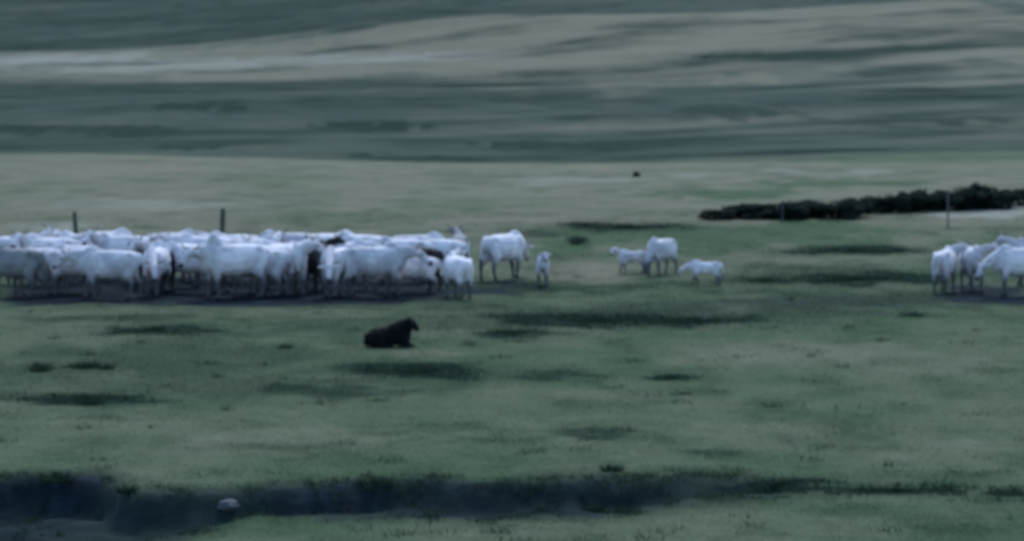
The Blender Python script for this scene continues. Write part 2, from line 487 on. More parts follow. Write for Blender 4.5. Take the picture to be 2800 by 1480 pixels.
# ------------------------------------------------------------------ ground
ys = np.concatenate([np.arange(-80, 40, 4.0), np.arange(40, 50, 0.5), np.arange(50, 68, 0.09), np.arange(68, 130, 0.28), np.arange(130, 340, 0.8),
                     np.arange(340, 1000, 2.6), np.arange(1000, 3300, 20.0)])
us = np.linspace(-1, 1, 330)
xs_n = us * 0.62 + 0.38 * us ** 3 + 5.0 * us ** 13
X = xs_n[None, :] * (0.19 * np.maximum(ys, 30)[:, None] + 2.0)
Y = np.repeat(ys[:, None], len(us), 1)
Z = height(X.ravel(), Y.ravel())
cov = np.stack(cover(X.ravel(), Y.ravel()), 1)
V = np.stack([X.ravel(), Y.ravel(), Z], 1)
nr, nc = X.shape
idx = np.arange(nr * nc).reshape(nr, nc)
F = np.stack([idx[:-1, :-1], idx[:-1, 1:], idx[1:, 1:], idx[1:, :-1]], -1).reshape(-1, 4)
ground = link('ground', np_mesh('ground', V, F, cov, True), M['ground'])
tag(ground, 'rolling grass meadow and hillside, green near and tan beyond', kind='structure')

# water standing in the ditch
wx = np.linspace(-16, -3.2, 90)
yf = np.interp(wx, [p[0] for p in DITCH_FAR], [p[1] for p in DITCH_FAR])
yn = np.interp(wx, [p[0] for p in DITCH_NEAR], [p[1] for p in DITCH_NEAR])
wv, rows = [], 6
for k in range(rows):
    q = k / (rows - 1)
    wv.append(np.stack([wx, yn + (yf - yn) * q, np.full_like(wx, -0.70)], 1))
wv = np.concatenate(wv)
wi = np.arange(len(wv)).reshape(rows, len(wx))
wf = np.stack([wi[:-1, :-1], wi[:-1, 1:], wi[1:, 1:], wi[1:, :-1]], -1).reshape(-1, 4)
tag(link('water', np_mesh('water', wv, wf, None, True), M['water']), 'dark water standing in the ditch across the meadow', kind='structure')

# ------------------------------------------------------------------ grass
def blades(x, y, z, h, w, lean, cov=None, tri=True):
    """one tapered blade each; returns verts, faces, cover"""
    n = len(x)
    a = rng.uniform(0, 2 * math.pi, n); b = rng.uniform(0, 2 * math.pi, n)
    dx, dy = np.cos(a) * w / 2, np.sin(a) * w / 2
    lx, ly = np.cos(b) * lean * h, np.sin(b) * lean * h
    v = np.empty((n, 3, 3))
    v[:, 0] = np.stack([x - dx, y - dy, z], 1)
    v[:, 1] = np.stack([x + dx, y + dy, z], 1)
    v[:, 2] = np.stack([x + lx, y + ly, z + h], 1)
    f = np.arange(n * 3).reshape(n, 3)
    c = None if cov is None else np.repeat(cov, 3, 0)
    return v.reshape(-1, 3), f, c

def meadow(n, y0, y1, hmin, hmax, wid):
    q = rng.uniform(0, 1, n)
    y = y0 * (y1 / y0) ** q
    x = rng.uniform(-1, 1, n) * (0.155 * y + 2)
    # tufts: pull blades towards tuft centres
    keep = fbm(x / 0.55, y / 0.55, 61, 2) + rng.uniform(-0.5, 0.5, n) > -0.25
    x, y = x[keep], y[keep]
    m, d = ditch(x, y)
    out = m + rng.uniform(-0.3, 0.3, len(x)) < 0.15
    x, y = x[out], y[out]
    cv = np.stack(cover(x, y), 1)
    k = rng.uniform(0, 1, len(x)) < (1 - 0.93 * cv[:, 3])
    x, y, cv = x[k], y[k], cv[k]
    z = height(x, y) - 0.01
    h = rng.uniform(hmin, hmax, len(x)) * (0.75 + 0.9 * cv[:, 1] + 0.5 * np.clip(fbm(x / 1.7, y / 1.7, 63, 3), 0, 1))
    cv[:, 0] = np.clip(cv[:, 0] + rng.normal(0, 0.10, len(x)), 0, 1)
    return blades(x, y, z, h, wid * rng.uniform(0.7, 1.4, len(x)) * (y / 75), rng.uniform(0.5, 1.9, len(x)), cv)

v, f, c = meadow(600000, 48, 140, 0.02, 0.06, 0.020)
tag(link('meadow_grass', np_mesh('meadow_grass', v, f, c), M['grass']), 'short grazed grass covering the near meadow', 'grass', kind='stuff')

# rushes crowding the dark patches and the ditch banks
def rush_bed():
    xs, yy = [], []
    for kind, px, py, rx, ry, s in PATCHES:
        if kind == 'dark' and py < 135 and s > 0.5:
            n = int(min(9000, 420 * rx * ry * s + 150))
            a = rng.uniform(0, 2 * math.pi, n); r = np.abs(rng.normal(0, 0.55, n))
            xs.append(px + np.cos(a) * r * rx); yy.append(py + np.sin(a) * r * ry)
    for _ in range(320):                                     # small clumps dotted over the whole meadow
        cy = 50 * (125 / 50) ** rng.uniform(); cx = rng.uniform(-1, 1) * (0.155 * cy + 1)
        n = int(rng.integers(12, 45)); r_ = rng.uniform(0.08, 0.3)
        xs.append(cx + rng.normal(0, r_, n)); yy.append(cy + rng.normal(0, r_, n))
    x = np.concatenate(xs); y = np.concatenate(yy)
    k = fbm(x / 0.5, y / 0.6, 73, 3) > -0.12
    x, y = x[k], y[k]
    return blades(x, y, height(x, y) - 0.01, rng.uniform(0.05, 0.15, len(x)), rng.uniform(0.012, 0.026, len(x)), rng.uniform(0.3, 1.3, len(x)))
v, f, c = rush_bed()
# taller clumps in and along the ditch
n = 120000
x = rng.uniform(-11, 11, n); y = rng.uniform(50, 66, n)
m, d = ditch(x, y)
clump = fbm(x / 0.6, y / 0.9, 71, 3)
k = (d > 0.08) & ((np.abs(m) < 0.7) & (clump > 0.12) | (m > -0.3) & (m < 4) & (clump > 0.24))
x, y = x[k], y[k]
v2, f2, _ = blades(x, y, height(x, y) - 0.02, rng.uniform(0.05, 0.16, len(x)), rng.uniform(0.012, 0.026, len(x)), rng.uniform(0.4, 1.5, len(x)))
f = np.concatenate([f, f2 + len(v)]); v = np.concatenate([v, v2])
tag(link('rush_grass', np_mesh('rush_grass', v, f), M['rush']), 'dark rushes growing in the hollows and along the ditch', 'rushes', kind='stuff')

# ------------------------------------------------------------------ cattle
def ball(bm, c, r):
    mat = Matrix.Translation(c) @ Matrix.Diagonal((r[0], r[1], r[2], 1))
    bmesh.ops.create_icosphere(bm, subdivisions=2, radius=1.0, matrix=mat)

def chain(bm, keys, step=0.05):
    """keys: (centre, (rx, ry, rz)) joined by overlapping balls"""
    for (c0, r0), (c1, r1) in zip(keys, keys[1:]):
        c0, c1 = Vector(c0), Vector(c1)
        n = max(2, int((c1 - c0).length / step))
        for k in range(n + 1):
            t = k / n
            ball(bm, c0.lerp(c1, t), [a + (b - a) * t for a, b in zip(r0, r1)])

def iso(r):
    return (r, r, r)

def skinned(name, bm, voxel, smooth):
    me = bpy.data.meshes.new(name + '_raw'); bm.to_mesh(me); bm.free()
    o = bpy.data.objects.new(name + '_raw', me); scene.collection.objects.link(o)
    r = o.modifiers.new('r', 'REMESH'); r.mode = 'VOXEL'; r.voxel_size = voxel; r.use_smooth_shade = True
    s = o.modifiers.new('s', 'SMOOTH'); s.factor = 0.5; s.iterations = smooth
    dg = bpy.context.evaluated_depsgraph_get()
    out = bpy.data.meshes.new_from_object(o.evaluated_get(dg))
    out.name = name
    bpy.data.objects.remove(o, do_unlink=True); bpy.data.meshes.remove(me)
    out.materials.clear()
    return out

def cow_meshes(name, pose, yaw, stride, young=0.0, hump=0.5, udder=True):
    """a bovine facing +X, withers about 1.38 m (young: 1 = calf proportions). Returns (body mesh, horn data, tail end, muzzle)"""
    bm = bmesh.new()
    g = 1 - 0.22 * young                                   # calves are slighter in the barrel
    legz = 1 + 0.02 * young
    chain(bm, [((-.80, 0, 1.06), (.10, .19 * g, .20 * g)), ((-.64, 0, 1.03), (.17, .27 * g, .29 * g)), ((-.30, 0, .96), (.17, .35 * g, .39 * g)),
               ((.05, 0, .93), (.17, .37 * g, .42 * g)), ((.38, 0, .95), (.17, .32 * g, .40 * g)), ((.60, 0, .99), (.17, .25 * g, .35 * g)),
               ((.76, 0, .97), (.10, .17 * g, .27 * g))], 0.05)
    chain(bm, [((.30, 0, 1.28), (.12, .08, .08)), ((.52, 0, 1.31 + .06 * hump), (.13, .10, .08 + .06 * hump)), ((.70, 0, 1.26), (.10, .08, .08))], 0.06)
    for s in (-1, 1):
        ball(bm, (-.56, s * .20 * g, 1.22), (.11, .08, .09))
        ball(bm, (.50, s * .19 * g, 1.02), (.17, .10, .26))
    # neck and head
    poll = {'up': (1.12, 1.40), 'level': (1.24, 1.16), 'graze': (1.20, .58), 'low': (1.26, .88)}[pose]
    tilt = {'up': 38, 'level': 42, 'graze': 68, 'low': 55}[pose]
    rot = Matrix.Rotation(R(yaw), 4, 'Z')
    base = Vector((.62, 0, 1.10))
    def hd(x, y, z):
        return base + rot @ (Vector((x, y, z)) - base)
    P = hd(poll[0], 0, poll[1]); B = Vector((.64, 0, 1.12))
    mid = B.lerp(P, .5) + Vector((.0, 0, .03))
    chain(bm, [(B, (.17, .16 * g, .25 * g)), (mid, (.13, .125, .18)), (P - (P - B).normalized() * .06, (.11, .105, .13))], 0.05)
    d = rot @ Vector((math.cos(R(tilt)), 0, -math.sin(R(tilt))))
    lat = rot @ Vector((0, 1, 0))
    hl = .44 - .06 * young
    chain(bm, [(P, (.12, .12, .12)), (P + d * hl * .38, (.105, .105, .105)), (P + d * hl * .75, (.08, .08, .08)), (P + d * hl, (.078, .078, .075))], 0.04)
    for s in (-1, 1):
        e = P + lat * s * .13 + Vector((0, 0, .02)) - d * .02
        chain(bm, [(e, iso(.045)), (e + lat * s * .13 - Vector((0, 0, .035)), (.045, .05, .055))], 0.03)
    # dewlap
    if young < .5:
        thr = mid + Vector((0, 0, -.13))
        chain(bm, [(thr, (.05, .04, .08)), (thr.lerp(Vector((.78, 0, .72)), .55), (.06, .04, .11)), (Vector((.74, 0, .74)), (.08, .07, .10))], 0.05)
    # legs
    k = 1.0 + .05 * young
    for i, s in enumerate((-1, 1)):
        q = stride[i]
        chain(bm, [((.53, s * .17, .80), (.13, .10, .16)), ((.52 + q * .35, s * .165, .55), iso(.088)), ((.53 + q * .6, s * .16, .40), iso(.066)),
                   ((.52 + q * .9, s * .16, .16), iso(.047)), ((.55 + q, s * .16, .05), (.066, .056, .05))], 0.035)
        q = stride[2 + i]
        chain(bm, [((-.60, s * .17 * g, .92), (.20, .12, .22)), ((-.55 + q * .3, s * .19 * g, .68), (.15, .105, .15)), ((-.68 + q * .5, s * .17, .50), iso(.074)),
                   ((-.73 + q * .7, s * .165, .42), iso(.062)), ((-.70 + q * .9, s * .165, .16), iso(.048)), ((-.66 + q, s * .165, .05), (.066, .056, .05))], 0.035)
    if udder and young < .5:
        ball(bm, (-.42, 0, .60), (.16, .13, .10))
    tail_end = Vector((-.98, .03, .62))
    chain(bm, [((-.86, 0, 1.20), iso(.055)), ((-.95, .01, 1.05), iso(.042)), ((-.98, .02, .85), iso(.036)), (tail_end, iso(.036))], 0.025)
    me = skinned(name, bm, .027, 5)
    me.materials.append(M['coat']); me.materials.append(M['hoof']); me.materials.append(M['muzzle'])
    tip = P + d * hl
    eyes = [P + d * hl * .33 + lat * s * .10 + Vector((0, 0, .03)) for s in (-1, 1)]
    cen = np.empty(len(me.polygons) * 3); me.polygons.foreach_get('center', cen); cen = cen.reshape(-1, 3)
    mi = np.zeros(len(cen), dtype=np.int32)
    mi[cen[:, 2] < .075] = 1
    mi[np.linalg.norm(cen - np.array(tip + d * .03), axis=1) < .105] = 2
    for e in eyes:
        mi[np.linalg.norm(cen - np.array(e), axis=1) < .036] = 2
    me.polygons.foreach_set('material_index', mi)
    horns = []
    if young < .5:
        for s in (-1, 1):
            b0 = P + lat * s * .09 + Vector((0, 0, .08)) - d * .03
            pts = [b0, b0 + lat * s * .10 + Vector((0, 0, .02)), b0 + lat * s * .19 + Vector((0, 0, .09)) + d * .03, b0 + lat * s * .21 + Vector((0, 0, .19)) + d * .05]
            horns.append(tube('horn', pts, [.030, .026, .018, .006], 7))
    return me, horns, tail_end, switch_mesh(tail_end)

def tube(name, pts, rad, seg=8):
    bm = bmesh.new(); rings = []
    for i, p in enumerate(pts):
        a = pts[max(0, i - 1)]; b = pts[min(len(pts) - 1, i + 1)]
        t = (Vector(b) - Vector(a)).normalized()
        u = t.cross(Vector((0.31, 0.2, 0.93))).normalized(); w = t.cross(u)
        rings.append([bm.verts.new(Vector(p) + (u * math.cos(2 * math.pi * k / seg) + w * math.sin(2 * math.pi * k / seg)) * rad[i]) for k in range(seg)])
    for r0, r1 in zip(rings, rings[1:]):
        for k in range(seg):
            bm.faces.new((r0[k], r0[(k + 1) % seg], r1[(k + 1) % seg], r1[k]))
    bm.faces.new(rings[-1]); bm.faces.new(rings[0][::-1])
    bmesh.ops.recalc_face_normals(bm, faces=bm.faces)
    me = bpy.data.meshes.new(name); bm.to_mesh(me); bm.free()
    me.polygons.foreach_set('use_smooth', np.ones(len(me.polygons), dtype=bool))
    return me

def switch_mesh(p):
    return tube('tail_switch', [p + Vector((0, 0, .05)), p + Vector((-.01, 0, -.06)), p + Vector((0, .01, -.2)), p + Vector((.01, .01, -.32))], [.03, .05, .045, .008], 7)

POSES = {
    'up':     cow_meshes('cow_body_up', 'up', 10, (.06, -.05, -.08, .06)),
    'level':  cow_meshes('cow_body_level', 'level', -14, (.16, -.14, -.16, .14)),
    'graze':  cow_meshes('cow_body_graze', 'graze', 12, (.12, -.10, .10, -.10)),
    'turn':   cow_meshes('cow_body_turned', 'up', 58, (-.04, .05, .05, -.06)),
    'back':   cow_meshes('cow_body_turned_away', 'up', -52, (.05, -.05, .07, -.05)),
    'low':    cow_meshes('cow_body_low', 'low', 20, (-.10, .12, .12, -.12)),
    'bull':   cow_meshes('bull_body', 'level', 22, (.05, -.08, -.10, .08), 0.0, 2.0, False),
    'calf':   cow_meshes('calf_body', 'up', 14, (.08, -.06, -.06, .08), 1.0, 0.0, False),
    'calfgraze': cow_meshes('calf_body_low', 'low', -18, (.12, -.10, -.12, .10), 1.0, 0.0, False),
}
BLACK = {}
for k in ('level', 'back', 'low'):
    BLACK[k] = POSES[k][0].copy(); BLACK[k].materials[0] = M['coat_dark']
GREY = {}
for k in ('level', 'turn', 'up'):
    GREY[k] = POSES[k][0].copy(); GREY[k].materials[0] = M['coat_grey']

def place_cow(name, pose, x, y, heading, scale, label, cat, group, coat=None):
    body, horns, tail, sw = POSES[pose]
    if coat == 'dark':
        body = BLACK[pose]
    elif coat == 'grey':
        body = GREY[pose]
    o = link(name, body, None)
    o.location = (x, y, hz(x, y) - .01)
    o.rotation_euler = (0, 0, R(heading))
    o.scale = (scale * random.uniform(.97, 1.04), scale * random.uniform(.95, 1.06), scale * random.uniform(.98, 1.03))
    tag(o, label, cat, group)
    for h in horns:
        link('horn', h, M['horn'], o)
    link('tail_switch', sw, M['switch'], o)
    return o

HERD = [
    ('cow', 'level', -13.53, 99.16, 160, 1.0, 'grey', 'cow', 'white herd packed along the left of the meadow', 'dusky grey cow cut by the left edge, front of the herd'),
    ('cow', 'level', -10.86, 98.42, 180, 1.0, None, 'cow', 'white herd packed along the left of the meadow', 'long white cow broadside in the front row, first full one from the left edge'),
    ('cow', 'low', -9.74, 99.91, 262, 0.98, None, 'cow', 'white herd packed along the left of the meadow', 'cow facing the camera with lowered head, just behind the rump of the long white cow'),
    ('cow', 'graze', -8.89, 100.67, 168, 1.0, None, 'cow', 'white herd packed along the left of the meadow', 'white cow with head down, half hidden by the humped bull'),
    ('bull', 'bull', -7.51, 98.54, 205, 1.13, None, 'bull', 'white herd packed along the left of the meadow', 'big white humped bull, tallest animal in the front row'),
    ('cow', 'up', -6.51, 100.16, 22, 0.98, None, 'cow', 'white herd packed along the left of the meadow', 'white cow to the right of the humped bull, facing right'),
    ('cow', 'turn', -5.99, 99.91, 285, 1.0, None, 'cow', 'white herd packed along the left of the meadow', 'white cow coming towards the camera midway along the front row'),
    ('cow', 'low', -4.74, 99.41, 250, 0.98, None, 'cow', 'white herd packed along the left of the meadow', 'white cow with lowered head left of the broadside cow with pale legs'),
    ('cow', 'level', -3.8, 99.28, 12, 1.04, None, 'cow', 'white herd packed along the left of the meadow', 'white cow broadside facing right, above and beyond the black dog'),
    ('cow', 'graze', -2.69, 100.16, 172, 0.77, None, 'cow', 'white herd packed along the left of the meadow', 'smaller white cow with head down, just in front of the black steer'),
    ('cow', 'back', -5.41, 101.05, 78, 0.98, 'dark', 'cow', 'white herd packed along the left of the meadow', 'black cow filling the dark gap midway along the packed herd'),  # dark coat added to fill a dark gap between white cows
    ('cow', 'low', -9.58, 101.05, 100, 0.9, 'dark', 'cow', 'white herd packed along the left of the meadow', 'black cow filling the dark gap beside the cow with lowered head'),  # second dark coat added, fills the gap further left
    ('young_steer', 'level', -2.8, 101.18, 177, 0.93, 'dark', 'cattle', 'white herd packed along the left of the meadow', 'black young steer showing its back among the white cattle'),
    ('cow', 'back', -1.47, 98.79, 112, 0.86, None, 'cow', 'white herd packed along the left of the meadow', 'white cow seen from behind at the right end of the packed herd'),
    ('cow', 'level', -2.15, 104.5, 172, 0.93, None, 'cow', 'white herd packed along the left of the meadow', 'white cow behind the black steer, back line above it'),
    ('cow', 'up', -1.53, 105.75, 92, 0.93, 'grey', 'cow', 'white herd packed along the left of the meadow', 'greyish cow walking away, farthest right in the back row of the herd'),
    ('cow', 'up', -14.18, 103.96, 8, 0.97, None, 'cow', 'white herd packed along the left of the meadow', 'white back rising over the grey cow at the left edge'),
    ('cow', 'turn', -13.1, 103.28, 190, 1.0, None, 'cow', 'white herd packed along the left of the meadow', 'white cow in the back row, left of the leaning post'),
    ('cow', 'up', -12.43, 105.19, 150, 1.0, None, 'cow', 'white herd packed along the left of the meadow', 'white cow in the back row right under the left dark post'),
    ('cow', 'graze', -11.78, 105.33, 20, 1.02, None, 'cow', 'white herd packed along the left of the meadow', 'white back hump second to the right of the left dark post'),
    ('cow', 'turn', -10.55, 102.88, 282, 0.9, 'grey', 'cow', 'white herd packed along the left of the meadow', 'dark-faced grey cow looking out over the long white cow'),
    ('cow', 'level', -9.81, 105.19, 28, 1.0, None, 'cow', 'white herd packed along the left of the meadow', 'white cow in the back row midway between the two dark posts'),
    ('cow', 'up', -9.44, 102.09, 198, 0.92, None, 'cow', 'white herd packed along the left of the meadow', 'white cow in the middle row, above the cow with lowered head'),
    ('cow', 'level', -8.77, 104.09, 170, 0.97, None, 'cow', 'white herd packed along the left of the meadow', 'white cow in the back row behind the humped bull, left side'),
    ('cow', 'turn', -7.37, 103.55, 12, 0.95, None, 'cow', 'white herd packed along the left of the meadow', 'white cow in the back row right of the second dark post'),
    ('cow', 'graze', -6.48, 105.06, 195, 1.02, None, 'cow', 'white herd packed along the left of the meadow', 'pale-backed cow in the back row above the cow walking to the camera'),
    ('cow', 'graze', -5.3, 105.33, 14, 1.02, None, 'cow', 'white herd packed along the left of the meadow', 'bright-topped cow in the back row, third peak from its right end'),
    ('cow', 'low', -4.36, 104.78, 160, 1.0, None, 'cow', 'white herd packed along the left of the meadow', 'white cow in the back row peeping over the broadside cow'),
    ('cow', 'level', -3.13, 104.09, 184, 0.95, None, 'cow', 'white herd packed along the left of the meadow', 'white cow in the back row left of the black steer'),
    ('cow', 'level', -12.27, 101.05, 176, 0.97, None, 'cow', 'white herd packed along the left of the meadow', 'white cow in the second row behind the long white cow'),
    ('cow', 'low', -7.51, 101.18, 30, 0.95, None, 'cow', 'white herd packed along the left of the meadow', 'white cow in the second row hidden behind the humped bull'),
    ('cow', 'up', -6.4, 102.09, 200, 0.96, None, 'cow', 'white herd packed along the left of the meadow', 'white cow in the second row right of the bull'),
    ('cow', 'level', -4.76, 101.96, 10, 0.96, None, 'cow', 'white herd packed along the left of the meadow', 'white cow in the second row behind the broadside cow'),
    ('cow', 'graze', -12.85, 99.91, 14, 0.98, None, 'cow', 'white herd packed along the left of the meadow', 'white cow grazing behind the dusky grey cow at the left edge'),
    ('cow', 'low', -11.95, 99.66, 6, 0.95, None, 'cow', 'white herd packed along the left of the meadow', 'white cow facing right, between the long white cow and the second row'),
    ('cow', 'level', -6.91, 99.16, 176, 0.98, None, 'cow', 'white herd packed along the left of the meadow', 'white cow in the front row pressed against the rump of the humped bull'),
    ('cow', 'turn', -11.21, 104.5, 186, 0.97, None, 'cow', 'white herd packed along the left of the meadow', 'white cow in the back row above the dark-faced grey cow'),
    ('cow', 'level', -8.0, 104.92, 176, 0.98, None, 'cow', 'white herd packed along the left of the meadow', 'white cow in the back row right under the stout dark post'),
    ('cow', 'graze', -2.74, 104.92, 10, 0.97, None, 'cow', 'white herd packed along the left of the meadow', 'white back in the back row above the black steer'),
    ('cow', 'low', -0.25, 105.47, 50, 0.96, None, 'cow', 'loose cattle beside the herd', 'white cow standing alone just right of the packed herd'),
    ('calf', 'calf', 0.87, 103.28, 268, 0.68, None, 'calf', 'loose cattle beside the herd', 'white calf standing alone facing the camera in the gap'),
    ('calf', 'calf', 3.53, 107.47, 205, 0.54, None, 'calf', 'loose cattle beside the herd', 'small white calf at the nose of the arched grazing cow'),
    ('cow', 'graze', 4.39, 107.18, 236, 0.8, None, 'cow', 'loose cattle beside the herd', 'white cow grazing with arched back in the middle of the gap'),
    ('calf', 'calfgraze', 5.47, 103.28, 182, 0.54, None, 'calf', 'loose cattle beside the herd', 'low white calf broadside behind the arched grazing cow'),
    ('cow', 'back', 11.88, 100.16, 72, 0.9, None, 'cow', 'white cattle at the right edge', 'white cow with rounded rump, leftmost of the right-hand group'),
    ('cow', 'turn', 12.7, 100.67, 275, 0.92, None, 'cow', 'white cattle at the right edge', 'white cow turned to the camera with head raised in the right-hand group'),
    ('cow', 'low', 13.83, 98.79, 192, 0.98, None, 'cow', 'white cattle at the right edge', 'white cow cut by the right edge, foreleg towards the camera'),
    ('cow', 'up', 14.78, 102.48, 170, 0.92, None, 'cow', 'white cattle at the right edge', 'white back at the right edge behind the nearest cow'),
]
for name, pose, x, y, heading, scale, coat, cat, group, label in HERD:
    place_cow(name, pose, x, y, heading, scale, label, cat, group, coat)

# ------------------------------------------------------------------ dog
def make_dog(x, y, heading, scale):
    bm = bmesh.new()
    chain(bm, [((-.40, 0, .24), (.19, .20, .23)), ((-.15, 0, .27), (.18, .20, .23)), ((.10, 0, .31), (.18, .19, .25)), ((.28, 0, .31), (.17, .19, .28))], .06)
    for s in (-1, 1):
        ball(bm, (-.36, s * .15, .20), (.22, .10, .20))
        chain(bm, [((-.28, s * .22, .07), (.09, .06, .07)), ((-.05, s * .23, .05), (.06, .05, .045))], .04)
        chain(bm, [((.30, s * .13, .22), (.09, .07, .14)), ((.34, s * .14, .08), iso(.07)), ((.40, s * .13, .05), iso(.052)), ((.46, s * .13, .04), (.06, .05, .04))], .04)
    chain(bm, [((.08, 0, .40), (.20, .20, .20)), ((.28, -.01, .48), (.19, .19, .20)), ((.42, -.03, .57), (.15, .15, .145))], .04)
    chain(bm, [((.44, -.04, .59), (.135, .13, .12)), ((.53, -.10, .53), iso(.085)), ((.58, -.15, .45), iso(.062))], .03)
    for s in (-1, 1):
        chain(bm, [((.40, s * .11 - .03, .68), iso(.045)), ((.42, s * .165 - .03, .60), (.05, .03, .06)), ((.44, s * .165 - .03, .52), (.04, .026, .04))], .02)
    chain(bm, [((-.54, 0, .20), iso(.07)), ((-.58, .03, .10), iso(.065)), ((-.62, .06, .18), iso(.055)), ((-.63, .07, .29), iso(.035))], .03)
    me = skinned('dog_body', bm, .016, 3)
    n = len(me.vertices)
    co = np.empty(n * 3); me.vertices.foreach_get('co', co); co = co.reshape(-1, 3)
    no = np.empty(n * 3); me.vertex_normals.foreach_get('vector', no); no = no.reshape(-1, 3)
    d = np.array([mnoise.noise(Vector(c) * 16) for c in co]) * .012 + np.array([mnoise.noise(Vector(c) * 40) for c in co]) * .007
    face = (co[:, 0] > .50) & (co[:, 2] > .3)
    d[face] *= .2
    me.vertices.foreach_set('co', (co + no * d[:, None]).ravel()); me.update()
    o = link('dog', me, M['dog'])
    tag(o, 'shaggy black dog lying in the grass in front of the white herd', 'dog')
    # coat: locks of hair swept back and down
    pick = rng.choice(n, 5200); pick = pick[(co[pick, 0] < .48) | (co[pick, 2] < .38)]
    c, nn = co[pick], no[pick]
    m = len(pick)
    sweep = nn * .35 + np.array([-.7, 0, -.45]) + rng.normal(0, .25, (m, 3))
    sweep /= np.linalg.norm(sweep, axis=1)[:, None]
    side = np.cross(sweep, nn); side /= (np.linalg.norm(side, axis=1)[:, None] + 1e-6)
    L = rng.uniform(.04, .09, m)[:, None]
    v = np.empty((m, 3, 3))
    v[:, 0] = c - side * .010; v[:, 1] = c + side * .010; v[:, 2] = c + sweep * L + nn * .012
    v[:, :, 2] = np.maximum(v[:, :, 2], .01)
    hair = link('coat_hair', np_mesh('dog_hair', v.reshape(-1, 3), np.arange(m * 3).reshape(m, 3)), M['dog'], o)
    o.location = (x, y, hz(x, y) + .0)
    o.rotation_euler = (0, 0, R(heading)); o.scale = (scale,) * 3
make_dog(*(-2.78, 84.95, 4, 0.96))

# ------------------------------------------------------------------ shrubs
def shrub_mesh(seed, n=2600):
    """leaf clumps through an uneven dome of unit height; returns foliage and stem meshes"""
    r = np.random.default_rng(seed)
    cl = []
    for k in range(16):
        a = r.uniform(0, 2 * math.pi); q = math.sqrt(r.uniform(0, 1)) * .46
        top = 1 - (q / .62) ** 2 * .6
        cl.append((math.cos(a) * q, math.sin(a) * q, r.uniform(.12, top - .12), r.uniform(.14, .24)))
    cl = np.array(cl)[r.integers(0, len(cl), n)]
    unit = lambda q: q / np.linalg.norm(q, axis=1)[:, None]
    p = unit(r.normal(0, 1, (n, 3))) * (cl[:, 3] * r.uniform(.4, 1, n) ** .4)[:, None] + cl[:, :3]
    p[:, 2] = np.maximum(p[:, 2], .02)
    stray = r.uniform(0, 1, n) < .16
    p[stray] = p[stray] * r.uniform(1.0, 1.16, (int(stray.sum()), 1))
    d = unit(r.normal(0, 1, (n, 3))); e = unit(np.cross(d, r.normal(0, 1, (n, 3))))
    s = r.uniform(.035, .07, n)[:, None]
    v = np.stack([p - d * s, p + e * s * .5, p + d * s, p - e * s * .5], 1)
    fol = np_mesh('shrub_foliage', v.reshape(-1, 3), np.arange(n * 4).reshape(n, 4))
    return fol, tube('shrub_stem', [Vector((0, 0, -.05)), Vector((.02, .01, .3)), Vector((-.02, .03, .6))], [.05, .035, .01], 6)

SHRUBS = [shrub_mesh(s) for s in (1, 2, 3, 4, 5)]

def shrub(name, k, x, y, w, h, label, group):
    e = bpy.data.objects.new(name, None); scene.collection.objects.link(e)
    e.empty_display_size = .1
    e.location = (x, y, hz(x, y) - .03); e.rotation_euler = (0, 0, random.uniform(0, 6.28)); e.scale = (w, w, h)
    tag(e, label, 'shrub', group)
    f, s = SHRUBS[k % 5]
    link('foliage', f, M['leaf'], e); link('stem', s, M['wood'], e)

